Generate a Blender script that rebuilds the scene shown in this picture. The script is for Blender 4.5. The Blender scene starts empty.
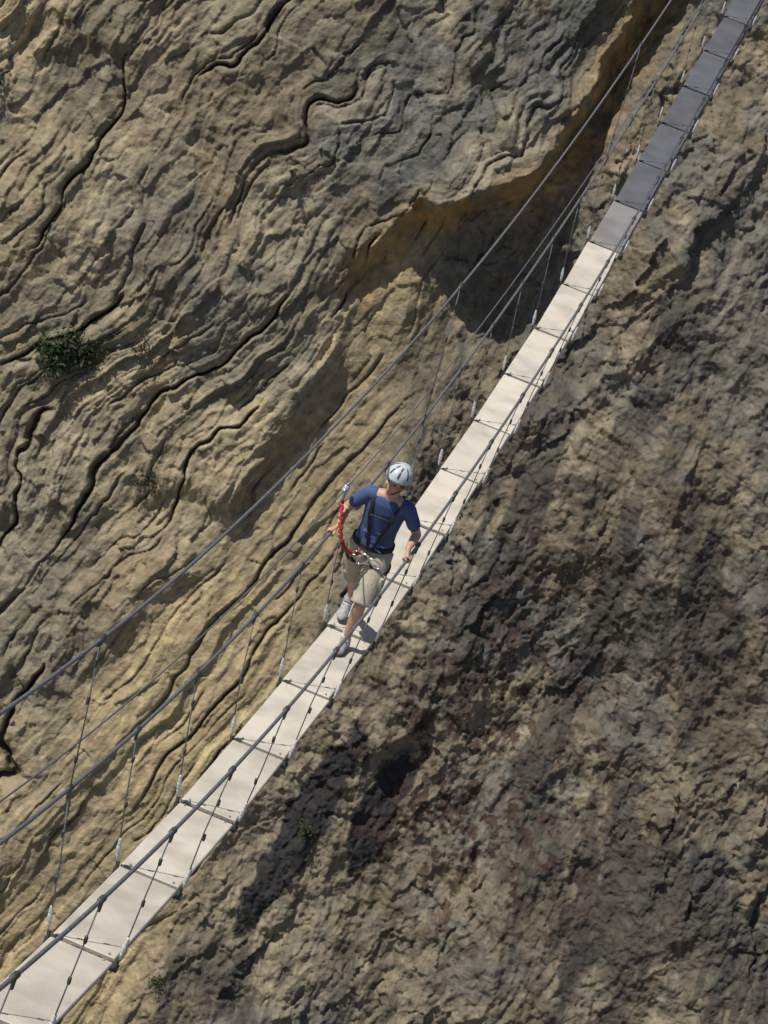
import bpy, bmesh, math, random
import numpy as np
from mathutils import Vector, Matrix, Quaternion
random.seed(7); rng=np.random.default_rng(11)
scene=bpy.context.scene
scene.view_settings.view_transform='Standard'
scene.view_settings.look='None'
scene.view_settings.exposure=0

# ------------------------------------------------------------------ camera
PHI=0.57704; ROLL=0.31001; FOC=2904.14
R0=Vector((1,0,0)); U0=Vector((0,math.sin(PHI),math.cos(PHI))); FW=Vector((0,math.cos(PHI),-math.sin(PHI)))
CR=R0*math.cos(ROLL)+U0*math.sin(ROLL); CU=-R0*math.sin(ROLL)+U0*math.cos(ROLL)
cam_d=bpy.data.cameras.new('camera'); cam=bpy.data.objects.new('camera',cam_d); scene.collection.objects.link(cam)
cam.matrix_world=Matrix(((CR.x,CU.x,-FW.x,0),(CR.y,CU.y,-FW.y,0),(CR.z,CU.z,-FW.z,0),(0,0,0,1)))
cam_d.sensor_fit='VERTICAL'; cam_d.sensor_height=24; cam_d.lens=24*FOC/1024; cam_d.clip_end=2000; cam_d.clip_start=.1
scene.camera=cam

# ------------------------------------------------------------------ light
SUN=Vector((-.44,-.14,.89)).normalized()
w=bpy.data.worlds.new('World'); scene.world=w; w.use_nodes=True
nt=w.node_tree; bg=nt.nodes['Background']; sky=nt.nodes.new('ShaderNodeTexSky'); sky.sky_type='NISHITA'; sky.sun_disc=False
sky.sun_elevation=math.asin(SUN.z); sky.sun_rotation=math.atan2(SUN.x,SUN.y)
nt.links.new(sky.outputs[0],bg.inputs[0]); bg.inputs[1].default_value=.075
sl=bpy.data.lights.new('sun','SUN'); sl.energy=4.8; sl.angle=math.radians(.5); sl.color=(1,.94,.84)
so=bpy.data.objects.new('sun',sl); scene.collection.objects.link(so); so.rotation_euler=SUN.to_track_quat('Z','Y').to_euler(); so.location=SUN*60

# ------------------------------------------------------------------ helpers
def mesh_obj(name,verts,faces,mat=None,parent=None,smooth=True):
    me=bpy.data.meshes.new(name); me.from_pydata([tuple(v) for v in verts],[],faces); me.update()
    if smooth: me.polygons.foreach_set('use_smooth',[True]*len(me.polygons))
    o=bpy.data.objects.new(name,me); scene.collection.objects.link(o)
    if mat: me.materials.append(mat)
    if parent: o.parent=parent
    return o
def empty(name):
    o=bpy.data.objects.new(name,None); scene.collection.objects.link(o); return o
def mat(name,col,rough=.7,metal=0,noise=0,nscale=20,bump=0,bscale=60,col2=None):
    m=bpy.data.materials.new(name); m.use_nodes=True; n=m.node_tree; b=n.nodes['Principled BSDF']
    b.inputs['Base Color'].default_value=(*col,1); b.inputs['Roughness'].default_value=rough; b.inputs['Metallic'].default_value=metal
    tc=n.nodes.new('ShaderNodeTexCoord')
    if noise or col2:
        t=n.nodes.new('ShaderNodeTexNoise'); t.inputs['Scale'].default_value=nscale; t.inputs['Detail'].default_value=6
        n.links.new(tc.outputs['Object'],t.inputs['Vector'])
        r=n.nodes.new('ShaderNodeValToRGB'); r.color_ramp.elements[0].position=.3; r.color_ramp.elements[1].position=.7
        c2=col2 or tuple(c*(1-noise) for c in col)
        r.color_ramp.elements[0].color=(*c2,1); r.color_ramp.elements[1].color=(*col,1)
        n.links.new(t.outputs['Fac'],r.inputs[0]); n.links.new(r.outputs[0],b.inputs['Base Color'])
    if bump:
        t=n.nodes.new('ShaderNodeTexNoise'); t.inputs['Scale'].default_value=bscale; t.inputs['Detail'].default_value=4
        n.links.new(tc.outputs['Object'],t.inputs['Vector'])
        bp=n.nodes.new('ShaderNodeBump'); bp.inputs['Strength'].default_value=bump; bp.inputs['Distance'].default_value=.01
        n.links.new(t.outputs['Fac'],bp.inputs['Height']); n.links.new(bp.outputs[0],b.inputs['Normal'])
    return m
def tube(pts,radii,seg=8,up=None):
    pts=[Vector(p) for p in pts]; n=len(pts)
    if not hasattr(radii,'__len__'): radii=[radii]*n
    V=[];Fc=[]
    prev=None
    for i,p in enumerate(pts):
        t=(pts[min(i+1,n-1)]-pts[max(i-1,0)])
        t=t.normalized() if t.length>1e-9 else Vector((0,0,1))
        if prev is None:
            a=t.cross(Vector((0,0,1)) if abs(t.z)<.9 else Vector((1,0,0))).normalized()
        else:
            a=(prev-t*prev.dot(t)).normalized()
        prev=a; b=t.cross(a)
        for k in range(seg):
            an=2*math.pi*k/seg; V.append(p+(a*math.cos(an)+b*math.sin(an))*radii[i])
    for i in range(n-1):
        for k in range(seg):
            k2=(k+1)%seg
            Fc.append((i*seg+k,i*seg+k2,(i+1)*seg+k2,(i+1)*seg+k))
    Fc.append(tuple(reversed(range(seg)))); Fc.append(tuple((n-1)*seg+k for k in range(seg)))
    return V,Fc
class MB:
    def __init__(s): s.V=[];s.F=[]
    def add(s,vf):
        o=len(s.V); s.V+=[Vector(v) for v in vf[0]]; s.F+=[tuple(i+o for i in f) for f in vf[1]]; return s
    def obj(s,name,m,parent=None,smooth=True): return mesh_obj(name,s.V,s.F,m,parent,smooth)
def capsule(p1,p2,r1,r2,seg=14):
    p1=Vector(p1);p2=Vector(p2);t=(p2-p1).normalized();pts=[];rr=[]
    for k in range(4):
        a=math.pi/2*(k/4); pts.append(p1-t*r1*math.cos(a)); rr.append(max(r1*math.sin(a),r1*.05))
    for k in range(5):
        f=k/4; pts.append(p1.lerp(p2,f)); rr.append(r1+(r2-r1)*f)
    for k in range(1,5):
        a=math.pi/2*(k/4); pts.append(p2+t*r2*math.sin(a)); rr.append(max(r2*math.cos(a),r2*.05))
    return tube(pts,rr,seg)
def chain(pts,rad,seg=14):
    m=MB()
    for i in range(len(pts)-1): m.add(capsule(pts[i],pts[i+1],rad[i],rad[i+1],seg))
    return m.V,m.F
def ellipsoid(c,ax,seg=20,rings=12):
    V=[];Fc=[];c=Vector(c)
    for i in range(rings+1):
        th=math.pi*i/rings; th=min(max(th,.03),math.pi-.03)
        for k in range(seg):
            ph=2*math.pi*k/seg
            V.append(c+ax[0]*math.sin(th)*math.cos(ph)+ax[1]*math.sin(th)*math.sin(ph)+ax[2]*math.cos(th))
    for i in range(rings):
        for k in range(seg):
            k2=(k+1)%seg; Fc.append((i*seg+k,(i+1)*seg+k,(i+1)*seg+k2,i*seg+k2))
    Fc.append(tuple(range(seg))); Fc.append(tuple(reversed([rings*seg+k for k in range(seg)])))
    return V,Fc
def box(c,ax,bev=0):
    c=Vector(c);V=[c+ax[0]*a+ax[1]*b+ax[2]*d for a in(-1,1) for b in(-1,1) for d in(-1,1)]
    return V,[(0,1,3,2),(4,6,7,5),(0,4,5,1),(2,3,7,6),(0,2,6,4),(1,5,7,3)]

# ------------------------------------------------------------------ noise
TB=[rng.random((256,256)) for _ in range(8)]
def vn(x,y,s=0):
    x=np.asarray(x,float);y=np.asarray(y,float)
    xf=np.floor(x);yf=np.floor(y);fx=x-xf;fy=y-yf
    xi=xf.astype(np.int64)&255;yi=yf.astype(np.int64)&255;x1=(xi+1)&255;y1=(yi+1)&255
    fx=fx*fx*fx*(fx*(fx*6-15)+10);fy=fy*fy*fy*(fy*(fy*6-15)+10);t=TB[s%8]
    return (t[xi,yi]*(1-fx)+t[x1,yi]*fx)*(1-fy)+(t[xi,y1]*(1-fx)+t[x1,y1]*fx)*fy
def fbm(x,y,o=5,s=0,g=.5):
    a=1.;r=0;n=0
    for i in range(o):
        r=r+a*vn(x+i*17.3+s*3.1,y-i*9.7,s+i); n+=a; a*=g
        x,y=(x*.8-y*.6)*2.03,(x*.6+y*.8)*2.03
    return r/n
def rdg(x,y,o=5,s=0,g=.5):
    a=1.;r=0;n=0
    for i in range(o):
        v=1-np.abs(2*vn(x+i*11.3+s*5.1,y+i*7.7,s+i)-1); r=r+a*v*v; n+=a; a*=g
        x,y=(x*.8-y*.6)*2.03,(x*.6+y*.8)*2.03
    return r/n
def facet(x,y,s=0,tilt=1.):
    """broken-block relief: every cell is a small randomly tilted plane"""
    xi=np.floor(x);yi=np.floor(y);best=np.full(x.shape,9.);out=np.zeros(x.shape)
    T0,T1,T2,T3=TB[s%8],TB[(s+1)%8],TB[(s+2)%8],TB[(s+3)%8]
    for dx in(-1,0,1):
        for dy in(-1,0,1):
            a=(xi+dx).astype(np.int64)&255;b=(yi+dy).astype(np.int64)&255
            cx=xi+dx+.1+.8*T0[a,b];cy=yi+dy+.1+.8*T1[a,b]
            ux=x-cx;uy=y-cy;d=ux*ux+uy*uy;m=d<best
            v=T2[a,b]-.5+tilt*((T3[a,b]-.5)*ux*2+(T0[b,a]-.5)*uy*2)
            out=np.where(m,v,out);best=np.where(m,d,best)
    return out
def ss(a,b,x):
    t=np.clip((x-a)/(b-a),0,1); return t*t*(3-2*t)
def sdpoly(poly,x,y):
    d=np.full(x.shape,1e18); ins=np.zeros(x.shape,bool); n=len(poly)
    for i in range(n):
        ax,ay=poly[i];bx,by=poly[(i+1)%n]
        ex,ey=bx-ax,by-ay; t=np.clip(((x-ax)*ex+(y-ay)*ey)/(ex*ex+ey*ey),0,1)
        d=np.minimum(d,(x-ax-t*ex)**2+(y-ay-t*ey)**2)
        if ay!=by:
            c=((ay>y)!=(by>y))&(x<(bx-ax)*(y-ay)/(by-ay)+ax); ins^=c
    d=np.sqrt(d); return np.where(ins,d,-d)
# ------------------------------------------------------------------ cliff
PX=46/FOC   # metres of cliff per unit of the cliff's own layout grid (1 unit = 1.58 cm)
E=[(700,-40),(640,30),(600,75),(570,120),(530,185),(475,205),(440,215),(425,207),(400,245),(365,275),(355,310),(340,360),(300,420),(255,470),(215,540),(150,590),(110,640),(70,700),(40,790),(0,860),(-100,1000)]
PA=E+[(-2500,3200),(-2500,-2500),(1500,-2500),(1000,-600)]
G=[(445,214),(425,300),(400,370),(385,430),(345,520),(300,600),(268,680),(250,750),(190,860),(150,930),(110,1050),(0,1500)]
PR=G+[(-300,4000),(4000,4000),(4000,-2500),(1500,-2500),(1000,-600)]+E[:6]
def gauss(x,y,cx,cy,rx,ry,ang=0):
    c,s=math.cos(ang),math.sin(ang);dx=x-cx;dy=y-cy
    return np.exp(-((dx*c+dy*s)/rx)**2-((-dx*s+dy*c)/ry)**2)
def lay(S,al,w,s,L=150,e=.85):
    q=S/w;i=np.floor(q);f=q-i
    a=vn(i*5.17+.5,al/L,s);b=vn((i+1)*5.17+.5,al/L,s)
    return a+(b-a)*ss(e,1,f)
def rock(x,y):
    wx=x+36*(fbm(x/130,y/130,4,1)-.5)+10*(fbm(x/22,y/22,3,2)-.5); wy=y+36*(fbm(x/130,y/130,4,3)-.5)+10*(fbm(x/22,y/22,3,4)-.5)
    dA=sdpoly(PA,wx,wy); dR=sdpoly(PR,wx,wy)
    ov=ss(430,250,y)
    mA=ss(-8,10,dA)*ov+ss(-22,18,dA)*(1-ov)
    mR=ss(-20,40,dR)*(1-mA); mS=np.clip(1-mA-mR,0,1)
    al=-.6*x+.79*y
    lin=-(.79*x+.61*y)
    tri=np.abs(((al+20*fbm(x/60,y/60,2,5))/30)%2-1)
    fold=gauss(x,y,440,110,150,100)
    fold2=gauss(x,y,60,380,140,120)
    jit=5*(fbm(x/14,y/14,4,0)-.5)
    S=.45*dA+.55*lin+120*(fbm(x/230,y/230,3,5)-.5)+24*(fbm(x/60,y/60,3,6)-.5)+22*tri*fold+60*fold2*np.sin(al/70)+jit
    amp=.22+.85*ss(.38,.62,fbm(x/140,y/140,3,2))
    fx,fy=(lin+16*(fbm(x/50,y/50,3,1)-.5)),(al+30*(fbm(x/50,y/50,3,3)-.5))
    hA=.15+.55*ov+.55*(fbm(x/330,y/330,3,1)-.5)*2+.10*(fbm(x/70,y/70,4,2)-.5)*2
    st=.18*lay(S,al,41,1,260)+.11*lay(S,al,15,2,170)+.065*lay(S,al,6.3,3,120)+.04*lay(S,al,2.9,6,80)
    hA=hA+amp*st+.13*(fbm(x/20,y/20,5,7,.64)-.5)+.09*facet(fx/34,fy/85,1,.8)+.055*facet(fx/12,fy/26,3,.8)
    cz=.05*ss(120,20,y)+.14*gauss(x,y,380,110,190,110)-.03*gauss(x,y,160,320,140,160)
    q=S/66;i=np.floor(q);f=q-i;wd=.010+.020*vn(i*2.1,al/40,3)
    ck=np.exp(-((f-.5)/wd)**2)*ss(.52+cz,.66+cz,vn(i*3.7+.5,al/110,4))
    q2=S/19;i2=np.floor(q2);f2=q2-i2
    ck2=np.exp(-((f2-.5)/.05)**2)*ss(.56,.7,vn(i2*3.7+.5,al/70,5))
    hA=hA-.24*ck-.08*ck2
    S2=lin+60*(fbm(x/200,y/200,3,6)-.5)+14*(fbm(x/60,y/60,3,0)-.5)+.8*jit
    low=ss(420,640,y)
    q3=S2/44;i3=np.floor(q3);f3=q3-i3
    ck3=np.exp(-((f3-.5)/.03)**2)*ss(.58,.68,vn(i3*3.7+.5,al/150,1)+.05*low)
    q4=S2/15;i4=np.floor(q4);f4=q4-i4
    ck4=np.exp(-((f4-.5)/.06)**2)*ss(.6,.7,vn(i4*3.7+.5,al/90,2)+.08*low)
    hS=-.30+.40*(fbm(x/260,y/260,3,4)-.5)*2+(.07+.09*low)*lay(S2,al,40,4,300)+(.04+.06*low)*lay(S2,al,11,5,200)+.03*lay(S2,al,4,2,90)+.12*(fbm(x/40,y/40,6,1,.64)-.5)-.14*ck3-.07*ck4+.05*facet(fx/30,fy/70,2,.8)+.03*facet(fx/10,fy/20,5,.8)
    hS=hS-.08*ss(60,0,-dA)*ov
    ax=x*.85+y*.5;ay=-x*.5+y*.85
    w1=70*(fbm(x/90,y/90,5,6,.55)-.5);w2=70*(fbm(x/90,y/90,5,2,.55)-.5)
    S4=.6*x-.5*y+170*(fbm(x/200,y/200,4,2)-.5)+jit
    hR=-.1+.70*(fbm(ax/240,ay/330,3,5)-.5)*2+.36*(rdg((ax+w1)/150,(ay+w2)/330,7,6,.58)-.4)+.24*(fbm(x/46,y/70,6,3,.64)-.5)*2
    sm=ss(.36,.56,fbm(x/170,y/170,3,7))*(1-.6*gauss(x,y,340,830,110,130))
    hR=hR+sm*(.14*facet((ax+w1)/70,(ay+w2)/150,4,.9)+.09*facet((ax+w2)/30,(ay+w1)/60,6,.9))+(.5+.5*sm)*.05*facet((ax+.6*w1)/11,(ay+.6*w2)/18,2,.9)
    swirl=gauss(x,y,700,610,90,130)+.45*gauss(x,y,600,400,50,90)
    hR=hR+(.03+.08*np.clip(swirl,0,1))*(lay(S4,al,22,7)+.5*lay(S4,al,8,2)+.3*lay(S4,al,3.5,4))
    hR=hR+.5*ss(560,680,x)-.75*gauss(x,y,525,280,65,105,.45)+.4*gauss(x,y,660,260,70,110)
    h=hA*mA+hS*mS+hR*mR
    return h,dict(mA=mA,mS=mS,mR=mR,S=S,S2=S2,S4=S4,al=al,ck=ck,ck2=ck2,ck3=np.maximum(ck3,.6*ck4),dA=dA,dR=dR,swirl=swirl,sm=sm)
def mixc(c,k,m): return c*(1-m[...,None])+np.array(k)*m[...,None]
def colour(x,y,q):
    n1=fbm(x/110,y/110,5,6);n2=fbm(x/30,y/30,5,2);n3=fbm(x/9,y/9,4,4)
    cA=np.zeros(x.shape+(3,))+np.array((.215,.188,.132))
    cA=mixc(cA,(.32,.265,.17),ss(.46,.6,n1)*.85)
    slate=np.clip(gauss(x,y,500,60,190,110,-.8)+gauss(x,y,385,150,80,70)*.6+.6*gauss(x,y,180,250,120,140)+.3*gauss(x,y,100,600,90,160),0,1)
    cA=mixc(cA,(.095,.100,.094),np.clip(slate*(.35+1.1*n2),0,.88))
    ls=.6*vn(np.floor(q['S']/5)*1.7+.5,q['al']/200,5)+.4*vn(np.floor(q['S']/2.2)*1.3+.5,q['al']/120,2)
    lb=vn(q['S']/38,q['al']/500,7)
    cA=cA*((.66+.68*ls)*(.78+.44*lb))[...,None]
    cA=mixc(cA,(.24,.16,.09),ss(.6,.72,fbm(x/70,y/120,4,7))*.22)
    cS=np.zeros(x.shape+(3,))+np.array((.32,.258,.152))
    cS=mixc(cS,(.20,.17,.115),ss(.42,.62,n1)*.55)
    ls2=.5*vn(np.floor(q['S2']/7)*1.7+.5,q['al']/260,3)+.5*vn(np.floor(q['S2']/2.6)*1.3+.5,q['al']/150,6)
    cS=cS*(.72+.56*ls2)[...,None]
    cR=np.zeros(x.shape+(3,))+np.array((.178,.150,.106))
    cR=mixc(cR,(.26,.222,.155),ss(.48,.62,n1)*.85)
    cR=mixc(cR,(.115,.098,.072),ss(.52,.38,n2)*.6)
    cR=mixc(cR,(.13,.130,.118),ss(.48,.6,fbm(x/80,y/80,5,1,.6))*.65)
    a=x*.93+y*.36;b=-x*.36+y*.93
    wa=a+18*(fbm(x/40,y/40,5,1)-.5)
    stn=ss(.50,.57,fbm(wa/34,b/420,6,1,.55))*ss(.38,.46,fbm(x/130,y/170,4,3))
    stn2=ss(.5,.58,fbm(wa/11,b/160,5,4,.58))*ss(.42,.55,fbm(x/120,y/120,3,6))
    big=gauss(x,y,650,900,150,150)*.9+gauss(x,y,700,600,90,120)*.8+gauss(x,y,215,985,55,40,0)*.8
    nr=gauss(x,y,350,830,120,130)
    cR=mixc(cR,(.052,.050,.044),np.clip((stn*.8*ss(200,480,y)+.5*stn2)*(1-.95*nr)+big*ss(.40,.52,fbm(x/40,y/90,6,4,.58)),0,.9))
    cR=mixc(cR,(.24,.20,.135),nr*.5)
    wl=vn(np.floor(q['S4']/5)*1.7+.5,q['al']/200,3)
    cR=cR*(1-.28*np.clip(q['swirl'],0,1)*(wl>.5))[...,None]
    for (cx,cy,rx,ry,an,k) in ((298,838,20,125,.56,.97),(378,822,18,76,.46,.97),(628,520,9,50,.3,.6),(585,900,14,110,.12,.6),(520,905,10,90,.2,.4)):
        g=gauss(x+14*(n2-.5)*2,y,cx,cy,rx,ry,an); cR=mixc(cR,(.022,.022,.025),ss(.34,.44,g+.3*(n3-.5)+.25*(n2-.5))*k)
    rust=ss(.565,.60,fbm(x/10,y/12,5,6,.58))*np.clip(gauss(x,y,480,790,120,160)*1.5+gauss(x,y,560,560,120,60)*.5,0,1)
    cR=mixc(cR,(.050,.030,.024),np.clip(rust,0,.85))
    cR=mixc(cR,(.30,.19,.10),gauss(x,y,530,150,60,90,.6)*.6)
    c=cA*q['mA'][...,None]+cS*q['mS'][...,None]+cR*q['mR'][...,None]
    lip=np.exp(-((q['dA']+6)/18)**2)*ss(360,230,y)
    c=mixc(c,(.40,.26,.10),lip*.8*ss(.38,.53,n2))
    c=mixc(c,(.04,.035,.028),np.clip(q['mA']*(q['ck']*.7+q['ck2']*.45)+q['mS']*q['ck3']*.7,0,1))
    return np.clip(c*(.66+.68*n3)[...,None],.012,.6)
def axis(lo,hi,step,far):
    core=list(np.arange(lo,hi,step)); s=step;v=hi;out=[]
    while v<far: out.append(v); s*=1.12; v+=s
    s=step;v=lo-step;inn=[]
    while v>-far+768: inn.append(v); s*=1.12; v-=s
    return np.array(inn[::-1]+core+out)
xs=axis(-110,880,1.4,3000); ys=axis(-110,1140,1.4,3200)
GX,GY=np.meshgrid(xs,ys); H,Q=rock(GX,GY); C=colour(GX,GY,Q)
BETA=math.radians(62)
N=np.array((0,-math.sin(BETA),math.cos(BETA))); V0=np.array((0,math.cos(BETA),math.sin(BETA)))
cR_=np.array((1,0,0))*math.cos(ROLL)+V0*math.sin(ROLL); cU_=-np.array((1,0,0))*math.sin(ROLL)+V0*math.cos(ROLL)
QC=np.array(FW)*46
def cliff_point(x,y,h=None):
    x=np.asarray(x,float);y=np.asarray(y,float)
    if h is None: h=rock(np.atleast_1d(x),np.atleast_1d(y))[0]
    return QC+((x-384)*PX)[...,None]*cR_+((512-y)*PX)[...,None]*cU_+np.asarray(h)[...,None]*N
P=cliff_point(GX,GY,H); ny,nx=GX.shape
me=bpy.data.meshes.new('cliff'); me.vertices.add(nx*ny); me.vertices.foreach_set('co',P.reshape(-1).astype(np.float32))
idx=np.arange(nx*ny).reshape(ny,nx)
quads=np.stack([idx[1:,:-1],idx[1:,1:],idx[:-1,1:],idx[:-1,:-1]],-1).reshape(-1,4); nf=len(quads)
me.loops.add(nf*4); me.loops.foreach_set('vertex_index',quads.reshape(-1).astype(np.int32))
me.polygons.add(nf); me.polygons.foreach_set('loop_start',np.arange(0,nf*4,4,dtype=np.int32)); me.polygons.foreach_set('loop_total',np.full(nf,4,dtype=np.int32))
me.update(calc_edges=True); me.polygons.foreach_set('use_smooth',np.ones(nf,bool))
ca=me.color_attributes.new('rockcol','FLOAT_COLOR','POINT')
ca.data.foreach_set('color',np.concatenate([C,np.ones(C.shape[:2]+(1,))],-1).reshape(-1).astype(np.float32))
cliff=bpy.data.objects.new('cliff',me); scene.collection.objects.link(cliff)
m=bpy.data.materials.new('cliff_rock'); m.use_nodes=True; n=m.node_tree; b=n.nodes['Principled BSDF']; b.inputs['Roughness'].default_value=.88
b.inputs['Specular IOR Level'].default_value=.25
at=n.nodes.new('ShaderNodeAttribute'); at.attribute_name='rockcol'
tc=n.nodes.new('ShaderNodeTexCoord')
def noise(sc,det,rough=.6):
    t=n.nodes.new('ShaderNodeTexNoise'); t.inputs['Scale'].default_value=sc; t.inputs['Detail'].default_value=det; t.inputs['Roughness'].default_value=rough
    n.links.new(tc.outputs['Object'],t.inputs['Vector']); return t
f1=noise(6,5,.7); mr=n.nodes.new('ShaderNodeMapRange'); mr.inputs[1].default_value=.3; mr.inputs[2].default_value=.7; mr.inputs[3].default_value=.75; mr.inputs[4].default_value=1.25
n.links.new(f1.outputs['Fac'],mr.inputs[0])
mx=n.nodes.new('ShaderNodeVectorMath'); mx.operation='SCALE'; n.links.new(at.outputs['Color'],mx.inputs[0]); n.links.new(mr.outputs[0],mx.inputs['Scale']); n.links.new(mx.outputs[0],b.inputs['Base Color'])
f2=noise(16,4,.7)
bp=n.nodes.new('ShaderNodeBump'); bp.inputs['Strength'].default_value=.7; bp.inputs['Distance'].default_value=.045
n.links.new(f2.outputs['Fac'],bp.inputs['Height']); n.links.new(bp.outputs[0],b.inputs['Normal'])
me.materials.append(m)
mg=mat('gorge_floor',(.2,.17,.12),.95,noise=.5,nscale=.3)
mesh_obj('ground',[(-900,-900,-58),(900,-900,-58),(900,900,-58),(-900,900,-58)],[(0,1,2,3)],mg,smooth=False)

# ------------------------------------------------------------------ shrubs
leafm=mat('shrub_leaf',(.035,.062,.016),.75,noise=.6,nscale=3)
twm=mat('shrub_twig',(.09,.07,.05),.9)
def shrub(x,y,rx,ry,nl,leaf=.045):
    c=Vector(cliff_point(x,y)[0]); nn=Vector(N); r=Vector(cR_);u=Vector(cU_); o=empty('cliff_shrub')
    mb=MB();tw=MB()
    cl=[(random.gauss(0,.45),random.gauss(0,.45),random.uniform(.1,.4)) for _ in range(9)]
    for a,b_,d in cl:
        tw.add(tube([c-nn*.1,c+r*a*rx*.5+u*b_*ry*.5+nn*d*.2,c+r*a*rx+u*b_*ry+nn*d*.5],[.012,.008,.004],5))
    for i in range(nl):
        a,b_,d=random.choice(cl)
        p=c+r*(a+random.gauss(0,.22))*rx+u*(b_+random.gauss(0,.22))*ry+nn*(d*.5+random.gauss(0,.08))
        q=Quaternion((random.gauss(0,1),random.gauss(0,1),random.gauss(0,1),random.gauss(0,1))).normalized()
        s=leaf*random.uniform(.5,1.3); e1=q@Vector((s,0,0)); e2=q@Vector((0,s*.45,0))
        mb.add(([p-e1,p+e2,p+e1,p-e2],[(0,1,2,3)]))
    mb.obj('leaves',leafm,o,False); tw.obj('twigs',twm,o)
shrub(72,358,.46,.46,2000,.045)
shrub(148,482,.3,.2,260,.03); shrub(147,352,.14,.3,130,.03); shrub(297,176,.09,.12,70,.03)
shrub(305,838,.14,.16,150,.03); shrub(152,990,.12,.16,120,.03); shrub(6,84,.14,.12,100,.03)

# ------------------------------------------------------------------ bridge
AL=0.13371; DV=Vector((math.sin(AL),math.cos(AL),0)); WV=Vector((math.cos(AL),-math.sin(AL),0)); ZV=Vector((0,0,1))
BP=Vector((-.15472,18.18479,-13.63917)); LP=1.39902
def zprof(x): return -.26516*x+.01144*x*x-.00016*x**3
def bpos(x,w_,h): return BP+DV*x+WV*w_+Vector((0,0,zprof(x)+h))
def slope(x): return Vector((DV.x,DV.y,(zprof(x+.01)-zprof(x-.01))/.02)).normalized()
I0,I1=-5,24
def X(i): return (i-4)*LP
bridge=empty('suspension_footbridge')
steel=mat('galvanised_steel',(.32,.34,.36),.5,.55,noise=.35,nscale=12)
dark=mat('dark_steel',(.07,.075,.08),.55,.4)
wire=mat('wire_rope',(.20,.22,.25),.5,.4,noise=.4,nscale=40)
def plankmat(k,base):
    v=random.uniform(.88,1.06); c=tuple(a*v for a in base)
    m=mat('deck_panel_%d'%k,c,.75,0,bump=.2,bscale=30,noise=.24,nscale=3.2)
    n=m.node_tree; r=[q for q in n.nodes if q.type=='VALTORGB'][0]; r.color_ramp.elements[0].position=.36; r.color_ramp.elements[1].position=.6
    return m
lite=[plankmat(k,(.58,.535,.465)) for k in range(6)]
shaded=[plankmat(k+6,(.10,.105,.13)) for k in range(3)]; half_shaded=plankmat(9,(.24,.235,.235))  # rock's shade on the far deck, put into the panel colour
for i in range(I0,I1):
    gap=.036/LP
    a,b_=X(i+gap),X(i+1-gap); t=.028; hw=.2+random.uniform(-.004,.004); sk=random.uniform(-.010,.010); lift=random.uniform(0,.016)
    secs=[a,a+.006,a+(b_-a)*.25,(a+b_)/2,a+(b_-a)*.75,b_-.006,b_]
    V=[];Fc=[]
    for j,x in enumerate(secs):
        e=.005 if j in(0,len(secs)-1) else 0
        prof=[(-hw,-t),(-hw,-.006-e*.5),(-hw+.006,-e),(0,-e-.0015),(hw-.006,-e),(hw,-.006-e*.5),(hw,-t)]
        f=(x-a)/(b_-a); zc=zprof(a)*(1-f)+zprof(b_)*f+lift*f
        for (ww,hh) in prof: V.append(BP+DV*x+WV*(ww+sk*(1-2*f))+Vector((0,0,zc+hh)))
    m7=7
    for j in range(len(secs)-1):
        for k in range(m7):
            k2=(k+1)%m7; Fc.append((j*m7+k,j*m7+k2,(j+1)*m7+k2,(j+1)*m7+k))
    Fc.append(tuple(reversed(range(m7)))); Fc.append(tuple((len(secs)-1)*m7+k for k in range(m7)))
    o=mesh_obj('deck_panel',V,Fc,(lite[i%6] if i<13 else half_shaded if i<14 else random.choice(shaded)),bridge,False)
mb=MB(); bolts=MB()
for i in range(I0,I1+1):
    x=X(i); s=slope(x); up=WV.cross(s).normalized(); c=bpos(x,0,-.05)
    if up.z<0: up=-up
    mb.add(box(c,(WV*.235,s*.026,up*.018)))
    for sg in(-1,1):
        mb.add(box(bpos(x,sg*.218,-.02),(WV*.006,s*.025,up*.03)))
        for dx in(-.06,.06): bolts.add(capsule(bpos(x+dx,sg*.15,-.004),bpos(x+dx,sg*.15,.008),.008,.007,8))
mb.obj('cross_bars',dark,bridge,False); bolts.obj('deck_bolts',steel,bridge)
xsr=np.linspace(X(I0),X(I1),160)
def cable(name,fn,r,m=wire,seg=8): 
    o=MB().add(tube([fn(x) for x in xsr],r,seg)).obj(name,m,bridge); return o
RW=.319; RH=1.089
for sg,nm in((-1,'left'),(1,'right')):
    cable('handrail_cable',lambda x:bpos(x,sg*RW,RH),.0125,seg=10)
    cable('deck_cable',lambda x:bpos(x,sg*.17,-.082),.011)
def Afun(x): return bpos(x,-.376,2.39+.008*(x+5)-.022*(math.sqrt(x*x+4)-x))
def Bfun(x): return bpos(x,-.34,RH+.47-.016*(x+5.6)-.012*(math.sqrt(x*x+4)-x))
cable('upper_cable',Afun,.0115); cable('safety_line',Bfun,.006)
hg=MB();cl=MB();tb=MB()
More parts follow.
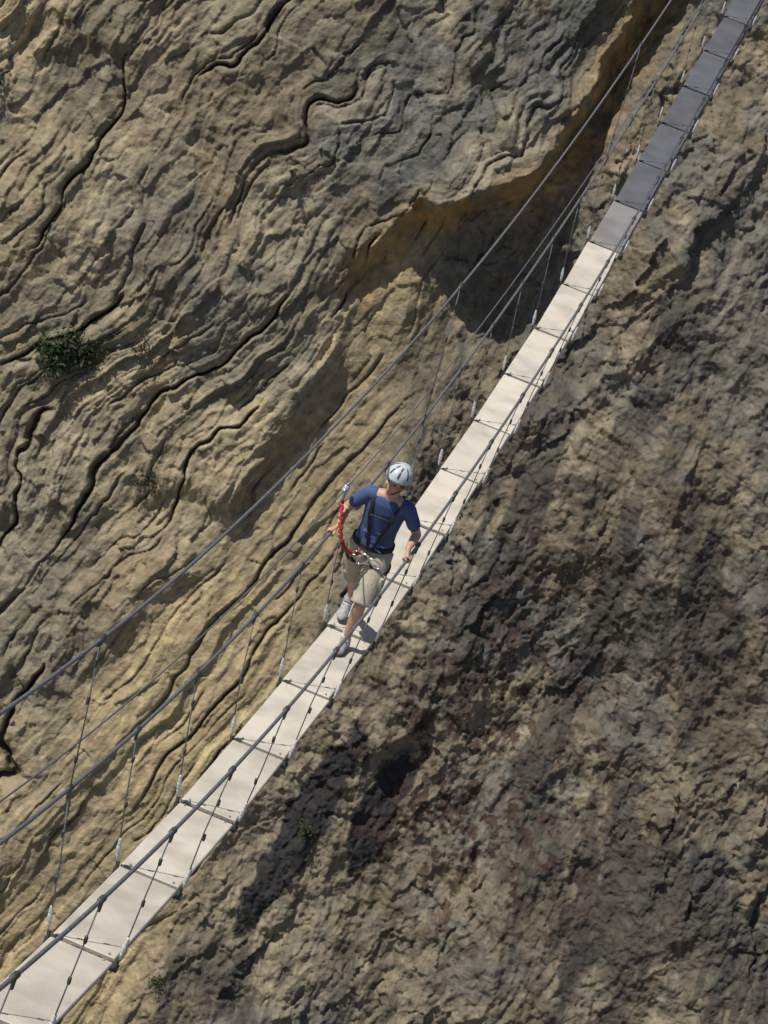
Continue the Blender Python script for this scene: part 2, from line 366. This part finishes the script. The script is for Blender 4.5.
for i in range(I0,I1+1):
    x=X(i)
    for sg in(-1,1):
        jit=random.uniform(-.05,.05)
        top=bpos(x+jit,sg*RW,RH);bot=bpos(x,sg*.226,-.02)
        mid=top.lerp(bot,.5)+WV*random.uniform(-.012,.012)+DV*random.uniform(-.015,.015)
        hg.add(tube([top,mid,bot],.005,6))
        s=slope(x)
        cl.add(capsule(top-s*.03,top+s*.03,.020,.020,8)); cl.add(capsule(top-ZV*.02,top-ZV*.08,.013,.009,8))
        for f in(.26,.56):
            q=top.lerp(bot,f+random.uniform(-.06,.06)); cl.add(capsule(q+ZV*.018,q-ZV*.018,.011,.011,7))
        a=top.lerp(bot,.80);b_=top.lerp(bot,.95)
        tb.add(capsule(a,a.lerp(b_,.25),.009,.014,8)); tb.add(capsule(a.lerp(b_,.36),a.lerp(b_,.62),.016,.016,8)); tb.add(capsule(a.lerp(b_,.74),b_,.014,.009,8))
for i in(0,-2,-4,7,13,17,20):
    x=X(i); a=Afun(x+.05); c=bpos(x,-RW,RH); hg.add(tube([a,a.lerp(c,.5)+DV*.02,c],.005,6))
    cl.add(capsule(a-DV*.04,a+DV*.04,.02,.02,8))
    for f in(.15,.4,.8):
        q=a.lerp(c,f); cl.add(capsule(q+ZV*.02,q-ZV*.02,.011,.011,7))
hg.obj('hanger_wires',wire,bridge); cl.obj('cable_clamps',dark,bridge); tb.obj('turnbuckles',mat('zinc_fitting',(.6,.62,.63),.45,.2),bridge)

# ------------------------------------------------------------------ person
FD=-DV; OX=1.02; O=bpos(OX,.03,0)
def P3(f,w_,z): return O+FD*f+WV*w_+ZV*z
person=empty('bridge_walker')
def remesh(o,vox,sm=3,fac=.6):
    r=o.modifiers.new('r','REMESH'); r.mode='VOXEL'; r.voxel_size=vox; r.use_smooth_shade=True
    s=o.modifiers.new('s','SMOOTH'); s.iterations=sm; s.factor=fac; return o
skin=mat('skin',(.50,.30,.21),.55,noise=.12,nscale=30)
shirt=mat('blue_shirt',(.055,.098,.24),.9,bump=.8,bscale=12,noise=.35,nscale=9)
shortm=mat('khaki_shorts',(.42,.385,.30),.9,bump=.8,bscale=12,noise=.25,nscale=10)
shoe=mat('shoe',(.42,.42,.42),.7,noise=.4,nscale=40); sole=mat('shoe_sole',(.10,.10,.10),.8); sock=mat('sock',(.7,.69,.66),.9)
blk=mat('harness_webbing',(.02,.02,.024),.8); red=mat('red_webbing',(.42,.03,.03),.7,noise=.5,nscale=60)
helm=mat('helmet_shell',(.46,.53,.57),.4,noise=.06,nscale=8); hdark=mat('helmet_vent',(.05,.06,.07),.6); hairm=mat('hair',(.13,.075,.035),.8,bump=.5,bscale=120)
alu=mat('carabiner_alloy',(.62,.63,.65),.3,.9)
hR=P3(-.25,-.145,.87);hL=P3(-.25,.04,.87)
kL=P3(.0,.035,.49);aL=P3(-.05,.0,.10)
kR=P3(-.39,-.15,.47);aR=P3(-.665,-.145,.075)
shR=P3(-.17,-.185,1.42);shL=P3(-.16,.150,1.41)
gR=bpos(OX-.11,-RW,RH);gL=bpos(OX-.03,RW,RH)
def hand(mb,C0,wr,out,T):
    inn=-out; T=T.normalized()
    for j,(off,le) in enumerate(((-.030,.92),(-.010,1.0),(.010,.96),(.030,.8))):
        k=C0+T*off+ZV*.030+inn*.004
        p1=C0+T*(off+.001)+out*.028*le+ZV*.017
        p2=C0+T*off+out*.027*le-ZV*.014
        p3=C0+T*off-ZV*.027+inn*.004*le
        mb.add(capsule(wr+T*off*.45,k,.017,.0125,10))
        mb.add(chain([k,p1,p2,p3],[.0105,.0098,.0088,.0078],10))
    th0=wr.lerp(C0,.35)-T*.026; mb.add(chain([th0,C0+inn*.030-T*.045+ZV*.008,C0+inn*.022-T*.03-ZV*.020],[.014,.0115,.009],10))
wR=gR+FD*-.075+WV*.035+ZV*.045; wL=gL+FD*-.07+WV*-.03+ZV*.05
eR=P3(-.21,-.345,1.18); eL=P3(-.24,.265,1.16)
sk=MB()
for s_,e_,w_,g_,o_ in((shR,eR,wR,gR,-WV),(shL,eL,wL,gL,WV)):
    sk.add(chain([s_,s_.lerp(e_,.45),e_,e_.lerp(w_,.3),w_],[.050,.044,.037,.039,.026]))
    hand(sk,g_,w_,o_,slope(OX))
for h_,k_,a_ in((hR,kR,aR),(hL,kL,aL)):
    back=DV
    sk.add(chain([h_,h_.lerp(k_,.5),k_,k_.lerp(a_,.1)],[.088,.074,.053,.050]))
    sk.add(chain([k_,k_.lerp(a_,.32)+back*.018,k_.lerp(a_,.65)+back*.006,a_],[.050,.054,.042,.034]))
nb=P3(-.15,-.02,1.46); hc=P3(-.105,.0,1.665)
hz=(ZV*.97+FD*.10+WV*.10).normalized(); hf=(FD*.90-WV*.32); hf=(hf-hz*hf.dot(hz)).normalized(); hw=hz.cross(hf).normalized()
if hw.dot(WV)<0: hw=-hw
def Hd(f,w_,z): return hc+hf*f+hw*w_+hz*z
sk.add(chain([nb-ZV*.04,hc-hz*.07-hf*.01],[.060,.054]))
sk.add(ellipsoid(Hd(-.008,0,.02),(hf*.094,hw*.074,hz*.105)))
sk.add(ellipsoid(Hd(.025,0,-.045),(hf*.062,hw*.056,hz*.070)))
sk.add(ellipsoid(Hd(.060,0,-.098),(hf*.026,hw*.026,hz*.020)))
sk.add(chain([Hd(.086,0,.012),Hd(.104,0,-.030)],[.010,.015],10))
sk.add(capsule(Hd(.080,-.016,-.066),Hd(.080,.016,-.066),.010,.010,10))
for s_ in(-1,1):
    sk.add(ellipsoid(Hd(-.005,s_*.076,-.008),(hf*.018,hw*.009,hz*.032)))
    sk.add(capsule(Hd(.078,s_*.015,.020),Hd(.070,s_*.046,.018),.010,.009,8))
    sk.add(ellipsoid(Hd(.058,s_*.038,-.035),(hf*.026,hw*.024,hz*.024)))
sk.add(chain([shR.lerp(nb,.2),nb,shL.lerp(nb,.2)],[.05,.06,.05]))
remesh(sk.obj('body',skin,person),.0052,3)
eye=MB()
for s_ in(-1,1): eye.add(ellipsoid(Hd(.078,s_*.031,.0),(hf*.008,hw*.013,hz*.006),10,8))
eye.obj('eyes',mat('eye',(.05,.035,.03),.3),person)
MB().add(capsule(Hd(.090,-.018,-.067),Hd(.090,.018,-.067),.0045,.0045,8)).obj('lips',mat('lips',(.40,.16,.13),.5),person)
hr=MB(); hr.add(ellipsoid(Hd(-.020,0,.012),(hf*.092,hw*.080,hz*.100)))
for s_ in(-1,1): hr.add(ellipsoid(Hd(.02,s_*.072,.0),(hf*.022,hw*.009,hz*.03)))
remesh(hr.obj('hair',hairm,person),.006,1)
V=[];Fc=[];seg=48;rings=14;hcn=Hd(-.006,0,.045);hu=(hz*.97-hf*.20).normalized();hh=(hf-hu*hf.dot(hu)).normalized()
for i in range(rings+1):
    th=.02+(math.pi/2+.14-.02)*i/rings
    for k in range(seg):
        ph=2*math.pi*k/seg; rr=1+.018*math.cos(ph*6)*math.sin(th*1.5)**2+(.05*(i==rings))+(.025*(i==rings-1))
        V.append(hcn+(hh*.122*math.cos(ph)+hw*.100*math.sin(ph))*math.sin(th)*rr+hu*.102*math.cos(th))
for i in range(rings):
    for k in range(seg): Fc.append((i*seg+k,(i+1)*seg+k,(i+1)*seg+(k+1)%seg,i*seg+(k+1)%seg))
Fc.append(tuple(reversed(range(seg))))
ho=mesh_obj('helmet',V,Fc,helm,person); smo=ho.modifiers.new('s','SOLIDIFY'); smo.thickness=.006; smo.offset=0
vt=MB()
for k in range(8):
    ph=2*math.pi*(k+.5)/8
    for th,sz in((.60,.020),(1.08,.025)):
        q=lambda t,p:hcn+(hh*.124*math.cos(p)+hw*.102*math.sin(p))*math.sin(t)+hu*.104*math.cos(t)
        c=q(th,ph);a=(q(th+.05,ph)-q(th-.05,ph)).normalized();b2=(q(th,ph+.05)-q(th,ph-.05)).normalized();nn=a.cross(b2)
        vt.add(ellipsoid(c,(a*sz*1.2,b2*sz*.40,nn*.003),12,6))
vt.obj('helmet_vents',hdark,person)
MB().add(tube([Hd(.005,-.084,.04),Hd(.012,-.076,-.05),Hd(.05,-.035,-.112),Hd(.055,0,-.123),Hd(.05,.035,-.112),Hd(.012,.076,-.05),Hd(.005,.084,.04)],.005,6)).obj('chin_strap',blk,person)
def loft(secs,seg=28):
    V=[];Fc=[]
    for (c,a,b_) in secs:
        for k in range(seg):
            an=2*math.pi*k/seg; V.append(c+WV*a*math.cos(an)*1.0+FD*b_*math.sin(an))
    for i in range(len(secs)-1):
        for k in range(seg): Fc.append((i*seg+k,i*seg+(k+1)%seg,(i+1)*seg+(k+1)%seg,(i+1)*seg+k))
    Fc.append(tuple(reversed(range(seg)))); Fc.append(tuple((len(secs)-1)*seg+k for k in range(seg)))
    return V,Fc
sh=MB()
sh.add(loft([(P3(-.25,-.052,.925),.168,.125),(P3(-.245,-.05,.98),.160,.120),(P3(-.235,-.042,1.10),.152,.116),(P3(-.215,-.035,1.22),.163,.120),(P3(-.195,-.025,1.33),.175,.120),(P3(-.175,-.02,1.405),.165,.105),(P3(-.165,-.02,1.455),.120,.082),(P3(-.158,-.02,1.478),.068,.062)]))
for s_,e_ in((shR,eR),(shL,eL)):
    sh.add(chain([s_+(s_-nb)*-.25,s_,s_.lerp(e_,.60)],[.062,.060,.057]))
for k in range(10):
    z=.98+.036*k; w1=random.uniform(-.17,-.03); sh.add(capsule(P3(-.125,w1,z),P3(-.118,w1+.11,z+random.uniform(-.06,.06)),.012,.007,8))
remesh(sh.obj('t_shirt',shirt,person),.0065,3)
st=MB()
st.add(loft([(P3(-.25,-.055,.76),.15,.105),(P3(-.25,-.055,.82),.178,.130),(P3(-.25,-.055,.90),.172,.128),(P3(-.25,-.052,.965),.155,.115)]))
for h_,k_ in((hR,kR),(hL,kL)):
    e=h_.lerp(k_,.97); st.add(tube([h_+ZV*.03,h_.lerp(k_,.3),h_.lerp(k_,.6),e,e+(k_-h_).normalized()*.012],[.098,.103,.101,.100,.094],20))
    for j in range(5):
        c=h_.lerp(k_,.25+.14*j)+FD*.088+WV*random.uniform(-.03,.03); st.add(capsule(c-WV*.05,c+WV*.05+ZV*random.uniform(-.06,.06),.013,.008,8))
    sg=-1 if h_ is hR else 1
    st.add(box(h_.lerp(k_,.5)+WV*sg*.098,(FD*.06,WV*.012,ZV*.07)))
remesh(st.obj('shorts',shortm,person),.0065,3)
def foot(a,toe,heelz,upv):
    f=(toe-heelz).normalized(); s_=f.cross(upv).normalized(); u=s_.cross(f).normalized()
    m=MB(); L=(toe-heelz).length
    m.add(ellipsoid(heelz+f*.055+u*.052,(f*.062,s_*.038,u*.050),16,10))
    m.add(ellipsoid(heelz+f*L*.52+u*.042,(f*.115,s_*.044,u*.038),16,10))
    m.add(ellipsoid(heelz+f*(L-.075)+u*.036,(f*.078,s_*.050,u*.032),16,10))
    m.add(chain([a,heelz+f*.075+u*.05],[.044,.048]))
    remesh(m.obj('shoe',shoe,person),.006,3)
    sv=[];n_=24
    for z in(0,.022):
        for k in range(n_):
            an=2*math.pi*k/n_; x=.5+.5*math.cos(an); wd=.040+.012*x-.006*math.sin(math.pi*x)
            sv.append(heelz+f*(-.006+x*(L+.012))+s_*math.sin(an)*wd*1.02+u*z)
    Fc=[(k,(k+1)%n_,n_+(k+1)%n_,n_+k) for k in range(n_)]+[tuple(reversed(range(n_))),tuple(range(n_,2*n_))]
    mesh_obj('shoe_sole',sv,Fc,sole,person,False)
    m=MB()
    for j in range(4):
        c=heelz+f*(.12+.028*j)+u*(.082-.007*j); m.add(capsule(c-s_*.024,c+s_*.024,.0045,.0045,6))
    m.obj('laces',sole,person)
    MB().add(chain([a+u*.06,a],[.040,.042])).obj('sock',sock,person)
def deckpt(f,w_): return bpos(OX-f,.03+w_,.008)
foot(aL,deckpt(.19,-.01),deckpt(-.09,.01),ZV)
toe=bpos(OX+.50,-.125,.015); heel=toe+DV*.245+ZV*.13
foot(aR,toe,heel,(ZV+FD*.4))
hs=MB()
def ring(c,a,b_,r,nz=0,seg=28,tl=Vector((0,0,0))):
    pts=[c+WV*a*math.cos(2*math.pi*k/seg)+FD*b_*math.sin(2*math.pi*k/seg)+ZV*nz*math.sin(2*math.pi*k/seg)+tl*math.cos(2*math.pi*k/seg) for k in range(seg+1)]
    return tube(pts,r,6)
for dz in(0,.015,.03): hs.add(ring(P3(-.25,-.053,.93+dz),.171,.130,.009))
for h_,k_ in((hR,kR),(hL,kL)):
    c=h_.lerp(k_,.22)
    for dz in(0,.02): hs.add(ring(c-ZV*dz,.106,.108,.010,-.02))
    hs.add(tube([c+FD*.108-ZV*.01,P3(-.10,-.055,.90)],.010,6))
for s_ in(-1,1):
    for dw in(0,.014):
        pts=[P3(-.115,-.05+s_*.02,.95),P3(-.112,-.042+s_*(.05+dw),1.12),P3(-.084,-.034+s_*(.085+dw),1.27),P3(-.084,-.03+s_*(.095+dw),1.39),P3(-.13,-.02+s_*(.095+dw),1.468),P3(-.20,-.02+s_*(.095+dw),1.48),P3(-.29,-.03+s_*(.07+dw),1.40),P3(-.34,-.04+s_*.03,1.2),P3(-.37,-.05+s_*.02,.96)]
        hs.add(tube(pts,.008,6))
hs.add(tube([P3(-.066,-.12,1.29),P3(-.064,-.03,1.295),P3(-.066,.055,1.29)],.009,6))
hs.obj('harness',blk,person)
gr=MB()
def carab(c,ax1,ax2,a=.055,b_=.03,r=.006):
    pts=[c+ax1*a*math.cos(t)+ax2*b_*math.sin(t)*(1+.25*math.cos(t)) for t in np.linspace(0,2*math.pi,21)]
    return tube(pts,r,8)
gr.add(carab(P3(-.07,-.07,.86),(ZV*.8+WV*.5).normalized(),(WV*.8-ZV*.5).normalized(),.06,.035,.008))
gr.add(carab(P3(-.06,-.13,.90),(WV+ZV*.2).normalized(),FD,.065,.03,.008))
gr.add(carab(P3(-.08,.03,.86),(WV-ZV*.3).normalized(),ZV,.06,.028,.007))
cbp=Bfun(OX+.05)
gr.add(carab(cbp-ZV*.045,ZV,FD+WV*.2,.065,.036,.009)); gr.add(carab(cbp-ZV*.04+DV*.05,ZV,FD-WV*.3,.065,.036,.009))
gr.obj('carabiners',alu,person)
MB().add(chain([cbp+DV*.0,cbp+DV*.05],[.022,.022])).add(chain([cbp-ZV*.02,cbp-ZV*.10],[.018,.015])).obj('pulley',mat('pulley_body',(.55,.57,.6),.4,.3),person)
lan=MB(); a=cbp-ZV*.10; pts=[]
B0=P3(-.06,-.10,.92); c1=P3(.10,-.30,1.25); c2=P3(.16,-.27,.92)
for k in range(61):
    t=k/60; p=a*(1-t)**3+c1*3*t*(1-t)**2+c2*3*t*t*(1-t)+B0*t**3
    p=p+WV*.012*math.sin(k*1.15)+ZV*.008*math.cos(k*1.15); pts.append(p)
lan.add(tube(pts,[.014+.003*math.sin(k*1.7) for k in range(61)],8)); lan.obj('lanyard',red,person)
print('done')
